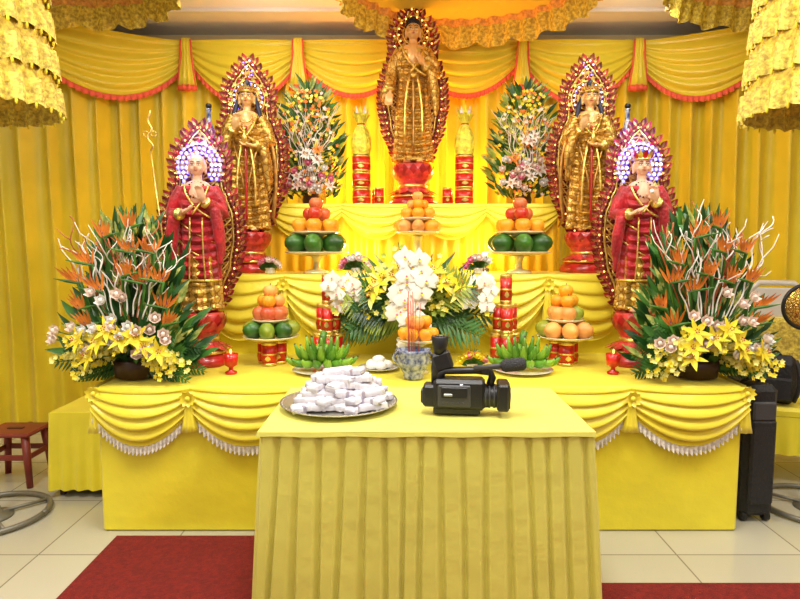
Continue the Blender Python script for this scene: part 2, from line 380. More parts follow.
    for q in(.6,1.0): b.tube([S(hr*q*cos(2*pi*i/40),yb-.03,hc+hr*q*1.08*sin(2*pi*i/40)) for i in range(41)],.005*H,mGold,6)
    for i in range(24):
        a=2*pi*i/24; b.petal(S(hr*cos(a),yb-.025,hc+hr*1.08*sin(a)),(cos(a),-.1,sin(a)),(0,-1,0),.035*H,.022*H,.1,mGold if i%2 else mRed,3)
    rings={'monk':((.60,16),(.80,22),(1.0,28)),'bodhi':((.85,20),),'buddha':((.9,16),)}[kind]
    for q,nn in rings:
        for i in range(nn):
            a=2*pi*(i+.3)/nn
            if sin(a)>-.7: b.ell(S(hr*q*cos(a),yb-.045,hc+hr*q*1.08*sin(a)),.0105*H if kind=='monk' else .0065*H,(led if i%4 else (mLedW if kind=='monk' else mLedB if kind=='bodhi' else mLedA)),n=8,k=5)
    if kind=='bodhi':
        for i in range(9):
            b.ell(S(.035*sin(i*2.4),yb-.02,1.09+.014*i),.006*H,mLedB if i%2 else mLedW,n=7,k=4)
    b.build('flame_aura',parent=e)
    skin=mSkin if kind=='monk' else mSkinG
    b=MB(); m=skin; A=lambda x,y,z,rx,ry,rz_,rot=None:b.ell(S(x,y,z),(rx*H,ry*H,rz_*H),m,rot,n=18,k=12)
    A(0,.004,.945,.051,.058,.055); A(0,-.010,.915,.043,.046,.052); A(0,-.022,.885,.024,.024,.018)
    A(0,-.058,.918,.0075,.012,.011); A(0,-.052,.932,.006,.010,.020)
    for s in(-1,1):
        A(s*.021,-.040,.908,.017,.013,.015); A(s*.019,-.046,.943,.018,.008,.006); A(s*.052,.004,.918,.009,.016,.030); A(s*.052,.0,.890,.008,.010,.014)
    b.tube([S(0,.006,.78),S(0,.004,.83),S(0,0,.90)],[.050*H,.030*H,.027*H],m,14)
    A(0,-.005,.79,.085,.045,.05); A(0,-.040,.742,.050,.044,.085)
    poses={'buddha':[(-1,(-.155,-.01,.62),(-.165,-.065,.49),(-.1,-.25,-1),(0,-1,0)),(1,(.155,-.01,.63),(.075,-.115,.665),(-.55,-.2,.75),(0,-.5,.6))],
           'bodhi':[(-1,(-.155,.0,.63),(-.070,-.11,.70),(.25,-.3,1),(.2,-1,0)),(1,(.150,-.01,.62),(.06,-.115,.58),(-1,-.2,.15),(0,-.3,1))],
           'monk':[(-1,(-.16,-.01,.62),(-.085,-.12,.62),(.7,-.35,.35),(0,-.3,1)),(1,(.155,-.01,.63),(.055,-.12,.70),(-.25,-.25,1),(-.5,-1,0))]}[kind]
    for s,el,wr,fd,pn in poses:
        b.tube([S(s*.10,0,.785),S(*el),S(*wr)],[.030*H,.024*H,.015*H],m,10)
        hand(b,S(*wr),fd,pn,-s,m,H*1.15)
    for s in(-1,1):
        A(s*.045,-.06,.018,.028,.05,.02)
        for k in range(5): A(s*(.028+.0085*k),-.108+.004*k,.012,.0055,.011,.007)
    b.build('figure',parent=e,mods=.0045)
    tab=[(.015,.135,.100),(.10,.128,.095),(.30,.118,.090),(.50,.110,.084),(.60,.102,.078),(.70,.110,.072),(.77,.115,.064),(.815,.090,.052),(.84,.05,.040)]
    def loft(mb,za,zb,gr,fa,m,nf=11,u2=.006):
        def fn(u,v):
            a=2*pi*u; z=za+(zb-za)*v; w,d=interp(tab,z); g=max(0,1-z/.85)
            f=1+fa*(.2+g)*sin(nf*a+2*sin(a*2)+z*3)
            x=(w+gr)*cos(a)*f; y=(d+gr)*sin(a)*f
            if sin(a)<0: y-=u2*sin(2*pi*(z-1.6*x*x)/.055)*(1 if z<.72 else .3)*(-sin(a))
            return S(x,y,z)
        mb.grid(fn,110,90,m,cu=True,cap=True)
    def sleeve(mb,s,el,wr,m,hang):
        el=V(el);wr=V(wr); sh=V((s*.092,0,.79)); mid=el*.45+wr*.55; w2=el*.12+wr*.88
        mb.tube([S(*sh),S(*(sh*.5+el*.5+V((s*.012,0,0)))),S(*el),S(*mid),S(*w2)],[.040*H,.042*H,.043*H,.040*H,.034*H],m,16)
        if hang:
            for o,l in((0,hang),(.03,hang*.85),(-.03,hang*.7)):
                p=mid+V((s*.015,o*.4,-.02)); q=p+V((s*.03+o*.5,.0,-l))
                mb.tube([S(*p),S(*(p*.5+q*.5+V((s*.006,0,0)))),S(*q)],[.034*H,.030*H,.012*H],m,12)
    if kind=='monk':
        b=MB(); loft(b,.015,.36,.0,.10,mGoldR); b.build('underskirt',parent=e,mods=.006)
        b=MB(); loft(b,.20,.80,.006,.10,mKas,9,.014)
        for s,el,wr,_,_ in poses: sleeve(b,s,el,wr,mKas,.34)
        b.build('red_robe',parent=e,mods=.0055)
    else:
        b=MB(); loft(b,.015,.79 if kind=='buddha' else .74,.0,.13,mGoldR,10,.017)
        for s,el,wr,_,_ in poses: sleeve(b,s,el,wr,mGoldR,.30 if not(kind=='buddha' and s<0) else .12)
        b.build('gold_robe',parent=e,mods=.0055)
    # details
    b=MB()
    for s in(-1,1):
        b.ell(S(s*.019,-.0525,.931),(.010*H,.004*H,.0035*H),mEye,n=10,k=6); b.ell(S(s*.019,-.0562,.931),(.004*H,.002*H,.003*H),mBlk,n=8,k=5)
        b.tube([S(s*.008,-.0555,.936),S(s*.020,-.057,.937),S(s*.031,-.049,.934)],.0016*H,mBlk,6)
        b.tube([S(s*.008,-.056,.946),S(s*.020,-.056,.951),S(s*.033,-.048,.946)],.0022*H,mBlk,6)
    b.tube([S(-.013,-.0535,.898),S(0,-.0585,.8965),S(.013,-.0535,.898)],[.0015*H,.0042*H,.0015*H],mLip,8)
    trim=mGold
    b.tube(bez(S(-.075,-.045,.80),S(-.04,-.10,.66),S(.09,-.085,.60),10),.007*H,trim,6)
    b.tube(bez(S(.075,-.045,.80),S(.05,-.09,.70),S(-.02,-.105,.62),10),.007*H,trim,6)
    for s,el,wr,_,_ in poses:
        w2=V(el)*.12+V(wr)*.88; d=(V(wr)-V(el)).normalized()
        b.tube([S(*(w2-d*.006)),S(*(w2+d*.006))],.037*H,trim,16)
    b.tube([S((.150)*cos(2*pi*i/60)*.93,.107*sin(2*pi*i/60)*.93,.03) for i in range(61)],.006*H,trim,5)
    if kind=='monk':
        b.tube([S(.131*cos(2*pi*i/60),.104*sin(2*pi*i/60),.205) for i in range(61)],.009*H,trim,6)
        for x in(-.035,.04): b.tube(bez(S(x,-.095,.60),S(x,-.118,.42),S(x*1.3,-.112,.21),8),.0055*H,trim,5)
        b.tube(bez(S(-.115,-.03,.58),S(-.02,-.145,.50),S(.115,-.03,.44),10),.0055*H,trim,5)
        b.tube(bez(S(-.118,-.03,.46),S(-.02,-.145,.36),S(.115,-.03,.32),10),.0055*H,trim,5)
        for i in range(18):
            a=2*pi*i/18; b.ell(S(.055*cos(a),-.03-.03*(1-sin(a)),.775+.05*sin(a)),.0065*H,mDkwood,n=8,k=5)
    else:
        for x,l in((-.05,.15),(0,.07),(.05,.17)):
            b.tube(bez(S(x*.5,-.098,.60),S(x*1.4,-.130,.4),S(x*1.2,-.125,l),10),.0085*H,mGold if x else (mGoldB if kind=='buddha' else mRed),6)
        b.ell(S(0,-.10,.60),(.022*H,.014*H,.018*H),mGold,n=10,k=6)
        if kind=='bodhi':
            for rr in(.045,.065):
                for i in range(15):
                    a=pi+pi*i/14; b.ell(S(rr*cos(a),-.070-.012*(-sin(a)),.80+rr*1.3*sin(a)),.006*H,mGold,n=7,k=5)
            b.ell(S(0,-.088,.705),(.012*H,.006*H,.016*H),mRed,n=8,k=5)
            for s in(-1,1):
                b.tube(bez(S(s*.10,-.03,.79),S(s*.24,-.02,.5),S(s*.165,-.03,.10),12)+[S(s*.20,-.02,.03)],[.014*H]*12+[.012*H,.004*H],mGoldB,8,.45)
                b.tube(bez(S(s*.09,-.07,.62),S(0,-.15,.30),S(s*.02,-.115,.28),8),.007*H,mGoldB,6)
    def cap(zc,m,rr=1.0,zlim=-.1):
        def fn(u,v):
            a=2*pi*u; bt=zlim+(pi/2-zlim-.02)*v; front=max(0,-sin(a)); bb=bt+.45*front*(1-v)
            return S(.0545*rr*cos(bb)*cos(a),.004+.062*rr*cos(bb)*sin(a),zc+.060*rr*sin(bb))
        b.grid(fn,28,10,m,cu=True,cap=True)
    if kind=='buddha':
        cap(.950,mHair); b.ell(S(0,.006,1.008),(.026*H,.028*H,.022*H),mHair)
        for i in range(130):
            a=i*2.39996; t=i/130; bt=.35+1.15*t if sin(a)<0 else -.1+1.6*t
            b.ell(S(.056*cos(bt)*cos(a),.004+.063*cos(bt)*sin(a),.950+.061*sin(bt)),.0062*H,mHair,n=6,k=4)
        b.ell(S(0,-.030,.998),.006*H,mRed,n=8,k=5); b.ell(S(0,-.0575,.955),.003*H,mRed,n=6,k=4)
        for k in range(8):
            a=2*pi*k/8; b.petal(S(.035,-.16,.735),(cos(a),sin(a)*.8,1.1),(cos(a),sin(a),0),.035*H,.02*H,-.2,mGold,3)
    elif kind=='bodhi':
        cap(.948,mHair,1.03); b.ell(S(0,.012,1.02),(.026*H,.026*H,.032*H),mHair)
        for s in(-1,1): b.tube(bez(S(s*.05,.02,.93),S(s*.085,.01,.86),S(s*.095,-.02,.74),8),[.016*H]*6+[.012*H,.009*H,.004*H],mHair,8)
        for k in range(9):
            a=pi+pi*(k+.5)/9; L=.055 if k==4 else .036
            b.petal(S(.055*cos(a),.0+.060*sin(a),.962),(cos(a)*.3,sin(a)*.3,1),(cos(a),sin(a),0),L*H,.026*H,0,mGold,4)
            b.ell(S(.057*cos(a),.062*sin(a),.975),.005*H,mRed,n=6,k=4)
        b.tube([S(.055*cos(pi*i/12+pi),.060*sin(pi*i/12+pi),.962) for i in range(13)],.005*H,mGold,6)
        b.lathe([(.006,0),(.016,.02),(.018,.045),(.007,.07),(.006,.09),(.013,.105)],S(.0,-.15,.59),mGold,n=14)
    if kind=='monk':
        if loc[0]>0:
            for k in range(7):
                a=pi+pi*(k+.5)/7
                b.petal(S(.054*cos(a),.058*sin(a),.965),(cos(a)*.45,sin(a)*.45,1),(cos(a),sin(a),0),.06*H,.034*H,0,mRed if k%2 else mGold,4)
            b.tube([S(.055*cos(pi*i/12+pi),.060*sin(pi*i/12+pi),.965) for i in range(13)],.006*H,mGold,6)
            b.ell(S(0,.01,1.005),(.03*H,.03*H,.03*H),mHair)
            b.ell(S(.02,-.165,.755),.014*H,mWhite,n=12,k=8)
        else:
            x=-.245; b.tube([S(x+.10,-.13,.02),S(x,-.13,1.00)],.004*H,mGold,8)
            b.tube([S(x+.018*sin(i*.75)*(1-i/30),-.13,1.0+.0125*i) for i in range(20)],.006*H,mGold,6)
            for s in(-1,1):
                b.tube([S(x+s*.022+.016*cos(2*pi*i/14),-.13,1.10+.016*sin(2*pi*i/14)) for i in range(15)],.003*H,mGold,5)
    b.build('ornaments',parent=e)
    return e
statue('buddha_statue',(0,4.70,1.742),1.07,.325,'buddha',0,.258,1.17)
statue('bodhisattva_statue',(-1.14,4.18,1.262),.975,.28,'bodhi',.10,.275,1.256)
statue('bodhisattva_statue',(1.19,4.18,1.262),.975,.28,'bodhi',-.10,.275,1.256)
statue('monk_statue',(-1.265,3.50,.752),.905,.31,'monk',.12,.285,1.247)
statue('monk_statue',(1.29,3.50,.752),.905,.31,'monk',-.12,.285,1.247)
# ------------------------------------------------------------------ flowers
def rv(s=1): return V((R.uniform(-s,s),R.uniform(-s,s),R.uniform(-s,s)))
def rose(b,c,r,m,d=V((0,-1,.3))):
    d=V(d).normalized(); a=d.orthogonal().normalized(); e=d.cross(a); c=V(c)
    b.ell(c+d*r*.35,(r*.35,r*.35,r*.35),m,n=8,k=5)
    for ring,(n,o,L,W,cu) in enumerate([(4,.15,.75,.75,.0),(5,.25,.85,.9,-.2),(6,.3,1.0,1.0,-.6)]):
        for k in range(n):
            q=2*pi*(k+.4*ring)/n; w=a*cos(q)+e*sin(q)
            b.petal(c-d*r*.2+w*r*o*.6,(d*(1.3-.45*ring)+w*(.35+.3*ring)),-w,L*r,W*r,-cu*.5+.25,m,3,.3,.6)
def lily(b,c,r,m,d):
    d=V(d).normalized(); a=d.orthogonal().normalized(); e=d.cross(a); c=V(c)
    for k in range(6):
        q=2*pi*k/6; w=a*cos(q)+e*sin(q); b.petal(c,d*.75+w,d,r*1.15,r*(.5 if k%2 else .38),-.35,m,4,.2)
    for k in range(5):
        q=2*pi*k/5+.3; w=a*cos(q)+e*sin(q); b.tube([c,c+d*r*.6+w*r*.15],.0015,mYf2,4); b.ell(c+d*r*.6+w*r*.15,.004,mTwigR,n=5,k=3)
def phal(b,c,r,m,d):
    d=V(d).normalized(); a=d.cross(V((0,0,1))).normalized(); e=a.cross(d); c=V(c)
    for q,W in((90,.7),(215,.65),(325,.65)):
        w=a*cos(math.radians(q))+e*sin(math.radians(q)); b.petal(c,w+d*.1,d,r,W*r,-.1,m,4,-.1)
    for q in(5,175):
        w=a*cos(math.radians(q))+e*sin(math.radians(q)); b.petal(c+d*.004,w+d*.1,d,r*1.05,1.15*r,-.1,m,4,-.1)
    b.petal(c+d*.006,-e*.6+d*.6,d,r*.35,r*.25,.2,mYf,3); b.ell(c+d*.008,r*.1,mPink,n=6,k=4)
def mini(b,c,r,m,d):
    d=V(d).normalized(); a=d.orthogonal().normalized(); e=d.cross(a)
    for k in range(5):
        q=2*pi*k/5; w=a*cos(q)+e*sin(q); b.petal(c,w+d*.3,d,r,r*.8,.1,m,2)
def bird(b,c,d,s,):
    d=V(d).normalized(); c=V(c); sg=R.choice((-1,1)); sd=V((sg*.8,-.35,.2)).normalized()
    b.tube([c-d*.25*s,c,c+sd*.10*s,c+sd*.2*s],[.006*s,.016*s,.013*s,.002*s],mG2,7)
    for k in range(5):
        q=-.4+k*.26; b.petal(c+sd*.03*s*(k*.5),(d*cos(q)+sd*sin(q)*.9+V((0,-.1,0))),V((0,-1,0)),s*R.uniform(.13,.19),.028*s,.08,mOf,4,.5)
    b.petal(c,(d+sd*.5),V((0,-1,0)),.10*s,.018*s,0,M_blue,3,.3)
def frond(b,base,d,L,m,n=14,lw=.014,ll=.32,droop=.35):
    base=V(base); d=V(d).normalized(); pts=[base+d*(L*t)-V((0,0,droop*L*t*t)) for t in[i/8 for i in range(9)]]
    b.tube(pts,[.003]*8+[.001],m,5); nrm=V((0,-1,.3))
    for i in range(n):
        t=.15+.82*i/n; p=base+d*(L*t)-V((0,0,droop*L*t*t)); tg=(d-V((0,0,2*droop*t))).normalized(); sd=tg.cross(nrm).normalized()
        for s in(-1,1):
            b.petal(p,tg*.75+sd*s*.8+rv(.08),nrm,L*ll*sin(pi*(.2+.75*t)),lw,-.15,m,3)
def curly(b,base,d,L,m,r=.005):
    base=V(base); d=V(d).normalized(); a=d.orthogonal().normalized(); e=d.cross(a); ph=R.uniform(0,6)
    pts=[base+d*(L*t)+(a*cos(ph+t*15)+e*sin(ph+t*15))*.022*t*(1+t*.5) for t in [i/28 for i in range(29)]]
    b.tube(pts,[r]*20+[r*.7]*9,m,5)
    for k in(10,14,18,22):
        p=pts[k]; q=d+rv(.8); b.tube([p,p+q*.03+rv(.008),p+q*.07+rv(.014),p+q*.10],[r*.8,r*.7,r*.6,r*.4],m,4)
def pot(b,r=.10,h=.10,m=None):
    b.lathe([(r*.7,0),(r*.95,.01),(r,h*.6),(r*1.05,h),(r*.9,h*1.02),(r*.3,h*.9)],(0,0,0),m or mDkwood,n=24)
def fan(a,y): return V((sin(a),y,cos(a)))
def side_arr(x,y,z,sx):
    b=MB(); pot(b,.12,.10); c=V((0,0,.12))
    wtab=[(0,.33),(.15,.34),(.3,.29),(.45,.24),(.6,.20),(.75,.13),(.9,.04)]
    for i in range(460):
        h=R.random()**1.1*.80; w=interp(wtab,h)[0]; xx=R.uniform(-1,1)*w*.90; p=V((xx,R.uniform(-.12,.10)*(1-h*.6),.06+h*.92))
        d=(p-V((0,.02,-.05))).normalized()+rv(.35); b.petal(p,d,(0,-1,.35),R.uniform(.08,.15),R.uniform(.022,.045),-.15,R.choice([mG1,mG1,mG1,mG2,mG2,mG4]),4,.25)
    for i in range(26):
        a=R.uniform(-1.7,1.7); L=R.uniform(.24,.34); b.petal(c+rv(.03),fan(a,R.uniform(-.5,.15)),(0,-1,.5),L,R.uniform(.05,.08),-.12,R.choice([mG1,mG2,mG4]),6,.25)
    for i in range(26): frond(b,c+rv(.03),fan(R.choice((-1,1))*R.uniform(.9,1.75),R.uniform(-.6,.1)),R.uniform(.30,.39),R.choice([mG1,mG2,mG2]),13,.014,.28,.15)
    for i in range(26):
        a=R.uniform(-.42,.42); b.petal(c+V((a*.25,.05,.15)),fan(a,.0),(0,-1,.2),R.uniform(.38,.62)*(1-abs(a)*.4),.05,-.03,R.choice([mG1,mG2,mG4]),6,.3)
    for a,l in((-.72,.34),(-.50,.44),(-.30,.50),(-.15,.62),(.12,.54),(.30,.56),(.48,.44),(.70,.34),(0,.42),(-.3,.36),(.28,.40),(.05,.66),(-.85,.26),(.85,.26)):
        bird(b,c+fan(a,0)*l+V((0,-.14,0)),fan(a*.6,-.1),.60)
    for i in range(13):
        a=-.46+.92*i/12+R.uniform(-.05,.05); curly(b,c+fan(a,0)*.22+V((0,-.12,0)),fan(a*.85,-.03),R.uniform(.38,.56),mTwig if i%4!=1 else mTwigR,.004)
    for i in range(6): a=R.uniform(-.4,.4); b.tube(bez(c,c+fan(a,-.1)*.3,c+fan(a*1.2,-.1)*.62),.004,mTwigR,5)
    for i in range(26):
        a=R.uniform(-1.3,1.3); l=R.uniform(.10,.38); p=c+V((sin(a)*l*.85,-.20-.05*R.random(),cos(a)*l*1.0)); b.tube([c,p],.003,mG2,4); rose(b,p,.034,R.choice([mCream,mCream,mWhite]),(sin(a)*.6,-1,.4))
    for i in range(8):
        a=-1.2+2.4*i/7; l=R.uniform(.12,.24); p=c+V((sin(a)*l*1.0,-.24,cos(a)*l*.8-.01)); b.tube([c,p],.003,mG2,4); lily(b,p,.062,mYf,(sin(a)*.6,-1,.35))
    for i in range(40):
        a=R.uniform(-2.0,2.0); l=R.uniform(.15,.34); e=c+V((sin(a)*l,-.17-.08*R.random(),cos(a)*l*.55-.02)); e.z=max(e.z,.03)
        pts=bez(c,c*.4+e*.6+V((0,0,.06)),e,7); b.tube(pts,.002,mG3,4)
        for p in pts[3:]:
            for _ in range(4):
                q=p+rv(.022); q.z=max(q.z,.02); mini(b,q,.016,mYf if R.random()<.45 else mYf2,(R.uniform(-.5,.5),-1,.3))
    return b.build('flower_arrangement',(x,y,z),zmin=.003)
side_arr(-1.49,3.14,.752,1); side_arr(1.46,3.14,.752,-1)
def vase_arr(x,y,z):
    b=MB(); b.lathe([(.05,0),(.065,.02),(.07,.05),(.06,.09),(.065,.10)],(0,0,0),mDkwood,n=24); c=V((0,0,.08))
    wt=[(0,.16),(.15,.215),(.35,.225),(.55,.19),(.7,.13),(.82,.04)]
    for i in range(460):
        h=R.random()*.82; w=interp(wt,h)[0]*1.05; q=R.uniform(-1,1); p=V((q*w,R.uniform(-.10,.10),.06+h))
        d=V((q*.8,R.uniform(-.5,.1),.8)).normalized()+rv(.35); b.petal(p,d,(0,-1,.3),R.uniform(.06,.13),R.uniform(.016,.035),-.1,R.choice([mG1,mG2,mG2,mG3,mG4]),4,.3)
    for i in range(16): a=R.uniform(-.8,.8); frond(b,c+V((0,0,.08)),fan(a*.6,R.uniform(-.2,.05)),R.uniform(.4,.68)*(1.05-abs(a)*.3),R.choice([mG2,mG3,mG1]),14,.012,.16,.05)
    for i in range(230):
        h=R.random()*.76; w=interp(wt,h)[0]; q=R.uniform(-1,1); mini(b,V((q*w,-.11-.04*R.random(),.08+h)),.017,R.choice([mYf,mYf,mYf2,mOf,mOf,mCream]),(R.uniform(-.4,.4),-1,.3))
    for i in range(9):
        a=-.32+.64*i/8; curly(b,c+fan(a,0)*.14+V((0,-.13,0)),fan(a,-.02),R.uniform(.42,.56),mTwig,.0034)
    for i in range(10):
        q=R.uniform(-1,1); p=V((q*.17,-.16,.12+R.random()*.40)); lily(b,p,.045,R.choice([mWhite,mOf,mCream]),(q*.5,-1,.3)); b.tube([c,p],.002,mG2,4)
    for i in range(26):
        q=R.uniform(-1,1); p=V((q*.18,-.15,.10+R.random()*.26)); rose(b,p,.032,R.choice([mCream,mWhite,mPink,mCream]),(q*.5,-1,.3)); b.tube([c,p],.002,mG2,4)
    b.build('flower_bouquet',(x,y,z),zmin=.003)
vase_arr(-.78,4.66,1.742); vase_arr(.84,4.66,1.742)
def center_arr(x,y,z):
    b=MB(); b.lathe([(.07,0),(.09,.02),(.06,.08),(.05,.14),(.08,.20),(.10,.22)],(0,0,0),mPorc,n=28); c=V((0,0,.24))
    for i in range(64):
        a=R.uniform(-1.8,1.8); L=R.uniform(.26,.39)*(1.08 if abs(a)>.7 else .82); frond(b,c+rv(.02),fan(a,R.uniform(-.7,.0)),L,R.choice([mG1,mG2,mG2,mG3]),12,.015,.36,.12)
    for i in range(60):
        a=R.uniform(-1.7,1.7); b.petal(c+rv(.02),fan(a,R.uniform(-.5,0)),(0,-1,.4),R.uniform(.20,.38),.05,-.15,R.choice([mG1,mG2,mG4,mG3]),6,.2)
    for i in range(38):
        t=i/37; p=V((.03*sin(t*8)+R.uniform(-.055,.055),-.22-.03*R.random(),.53-.42*t)); phal(b,p,.056,mWhite,(R.uniform(-.5,.5),-1,.1+R.uniform(-.2,.2)))
        if i%4==0: b.tube([c,p],.003,mG2,4)
    for i in range(13):
        a=(-1.2+2.4*i/12); l=R.uniform(.2,.31); p=c+V((sin(a)*l*.95,-.17,cos(a)*l*.75+.04)); lily(b,p,.066,mYf if i%3 else mYf2,(sin(a)*.6,-1,.4)); b.tube([c,p],.003,mG2,4)
    for s in(-1,1):
        for i in range(15):
            p=c+V((s*R.uniform(.20,.40),-.12-.05*R.random(),R.uniform(.04,.19))); phal(b,p,.046,R.choice([mWhite,mWhite,mCream]),(s*.4,-1,.2)); b.tube([c,p],.002,mG2,4)
    for i in range(90):
        a=R.uniform(-1.6,1.6); l=R.uniform(.1,.38); p=c+V((sin(a)*l,-.16,cos(a)*l*.9)); mini(b,p,.017,R.choice([mYf,mYf2,mG3]),(0,-1,.3))
    b.build('orchid_centerpiece',(x,y,z),sc_=1.19,zmin=.003)
center_arr(-.04,3.66,.752)
def posy(x,y,z,ms,s=1,name='orchid_posy'):
    b=MB(); b.lathe([(.03,0),(.035,.01),(.03,.03),(.035,.04)],(0,0,0),mPorc,n=16)
    for i in range(12): a=R.uniform(-1.6,1.6); b.petal((0,0,.035),fan(a,R.uniform(-.6,.3)),(0,-1,.4),.09*s,.03,-.2,mG2,4)
    for i in range(12):
        a=R.uniform(-1.5,1.5); p=V((sin(a)*.07*s,-.05*R.random()-.02,.045+cos(a)*.05*s)); b.tube([(0,0,.03),p],.002,mG2,4); rose(b,p,.026*s,R.choice(ms),(sin(a),-1,.5))
    b.build(name,(x,y,z))
posy(-.95,3.93,1.262,[mPink,mCream],.9); posy(-.39,3.92,1.262,[mCream,mPink,mWhite],1.15); posy(.41,3.92,1.262,[mWhite,mPink,mCream],1.15); posy(.30,3.30,.752,[mPink,mYf],1.0,'lotus_posy')
# ------------------------------------------------------------------ fruit, cans
def can(b,c,r,h):
    x,y,z=c
    b.lathe([(r*.9,0),(r,.004),(r,h*.12)],c,mGold,n=20); b.lathe([(r*.99,h*.1),(r*.99,h*.9)],c,mCan,n=20); b.lathe([(r,h*.88),(r,h-.004),(r*.9,h),(r*.3,h)],c,mGold,n=20)
    b.lathe([(r*1.005,h*.46),(r*1.005,h*.52)],c,mGold,n=20)
    for k in range(4):
        a=-pi/2+k*pi/2; b.petal((x+r*1.01*cos(a),y+r*1.01*sin(a),z+h*.22),(0,0,1),(cos(a),sin(a),0),h*.22,r*.8,0,mGold,3,0)
def apple(b,c,r,m=None,st=True):
    pr=[(.02,-.78),(.3,-.88),(.62,-.72),(.92,-.25),(1,.15),(.9,.55),(.6,.85),(.3,.88),(.08,.68)]
    b.lathe([(q*r,w*r) for q,w in pr],c,m or mApple,n=18)
    if st: c=V(c); b.tube([c+V((0,0,r*.65)),c+V((r*.1,0,r*1.15))],r*.05,mDkwood,5)
def mango(b,c,r,m,a):
    rot=Matrix.Rotation(a,3,'Z'); b.lathe([(.03*r,-1.15*r),(.4*r,-1.05*r),(.8*r,-.6*r),(1.0*r,0),(.85*r,.65*r),(.45*r,1.15*r),(.05*r,1.32*r)],c,m,n=16,rot=rot@Matrix.Rotation(pi/2*.93,3,'X'),sx=.9)
def dish(b,z,r):
    b.lathe([(r*.35,-.012),(r*.3,-.004),(r*.75,0),(r,.016),(r*.98,.02),(r*.7,.006),(r*.1,.004)],(0,0,z),mDish,n=36)
def fruit_stand(x,y,z,cans,R1,hz,big,mid,small,R2,midr,topr,bigr,name='fruit_stand',nb=7):
    b=MB()
    if cans:
        for k in range(3): a=2*pi*k/3+.5; can(b,(.048*cos(a),.048*sin(a),0),.045,hz-.012)
    else: b.lathe([(.09,0),(.085,.012),(.025,.03),(.02,hz*.6),(.035,hz-.012),(.05,hz)],(0,0,0),mDish,n=28)
    dish(b,hz,R1); n=nb
    for k in range(n):
        a=2*pi*k/n-pi/2; mango(b,((R1-bigr*1.15)*cos(a),(R1-bigr*1.15)*sin(a),hz+bigr*.92+.008),bigr,R.choice(big),a+pi/2+R.uniform(-.3,.3))
    z2=hz+bigr*1.9; b.lathe([(.03,0),(.02,.01),(.02,z2-hz)],(0,0,hz),mDish,n=16); dish(b,z2,R2)
    n=6
    for k in range(n):
        a=2*pi*k/n-pi/2; apple(b,((R2-midr*1.05)*cos(a),(R2-midr*1.05)*sin(a),z2+midr*.95+.004),midr,R.choice(mid),False)
    z3=z2+midr*2.2
    for k in range(3):
        a=2*pi*k/3-pi/2; apple(b,(topr*1.1*cos(a),topr*1.1*sin(a),z3+topr*.35),topr,R.choice(small))
    apple(b,(0,0,z3+topr*1.75),topr,R.choice(small))
    b.build(name,(x,y,z))
fruit_stand(-.66,4.04,1.262,False,.215,.125,[mMelon,mMelon,mMango],[mOrange],[mApple],.17,.053,.048,.070,nb=6)
fruit_stand(.70,4.04,1.262,False,.215,.125,[mMelon,mMelon,mMango],[mOrange],[mApple],.17,.053,.048,.070,nb=6)
fruit_stand(.02,4.10,1.262,False,.16,.26,[mOrange,mPeachF],[mOrange],[mPeachF,mOrange],.13,.043,.038,.048)
fruit_stand(-.86,3.50,.752,True,.165,.15,[mMango,mMango,mMelon],[mApple,mApple,mMango],[mOrange,mPeachF],.11,.048,.042,.052)
fruit_stand(.87,3.50,.752,True,.165,.15,[mMango,mMango,mPeachF],[mPeachF,mMango],[mOrange,mPeachF],.11,.048,.042,.052)
def tower(x,y,z,layers,r,h,name='candle_can_tower'):
    b=MB(); zz=0
    for n in layers:
        for k in range(n):
            a=2*pi*k/n-pi/2; q=0 if n==1 else r*1.03/math.sin(pi/n); can(b,(q*cos(a),q*sin(a),zz),r,h)
        zz+=h
    b.build(name,(x,y,z)); return zz
tower(-.53,3.56,.752,[4,3,1],.036,.175); tower(.53,3.56,.752,[4,3,1],.036,.175)
def foil_tower(x,y,z):
    e=empty('foil_wrapped_offering',(x,y,z)); b=MB()
    for k in range(3): can(b,(0,0,k*.122),.068,.12)
    b.build('can_stack',parent=e); b=MB()
    b.lathe([(.062,0),(.072,.05),(.070,.12),(.050,.18),(.024,.22),(.035,.24),(.06,.29)],(0,0,.368),mFilm,n=48,fr=lambda a,v:1+.12*v*sin(11*a),cap=False)
    for k in range(12): a=2*pi*k/12; b.petal((.02*cos(a),.02*sin(a),.59),(cos(a)*.5,sin(a)*.5,1),(cos(a),sin(a),0),.13,.03,-.1,mFilm if k%2 else mLace,4)
    b.tube([(.025*cos(2*pi*i/20),.025*sin(2*pi*i/20),.59) for i in range(21)],.006,mRed,6)
    b.build('foil_wrap',parent=e)
foil_tower(-.385,4.50,1.742); foil_tower(.375,4.50,1.742)
for x,y in((-.255,4.5),(-.28,4.64),(.25,4.5),(.27,4.63)):
    tower(x,y,1.742,[1],.036,.13,'candle_can')
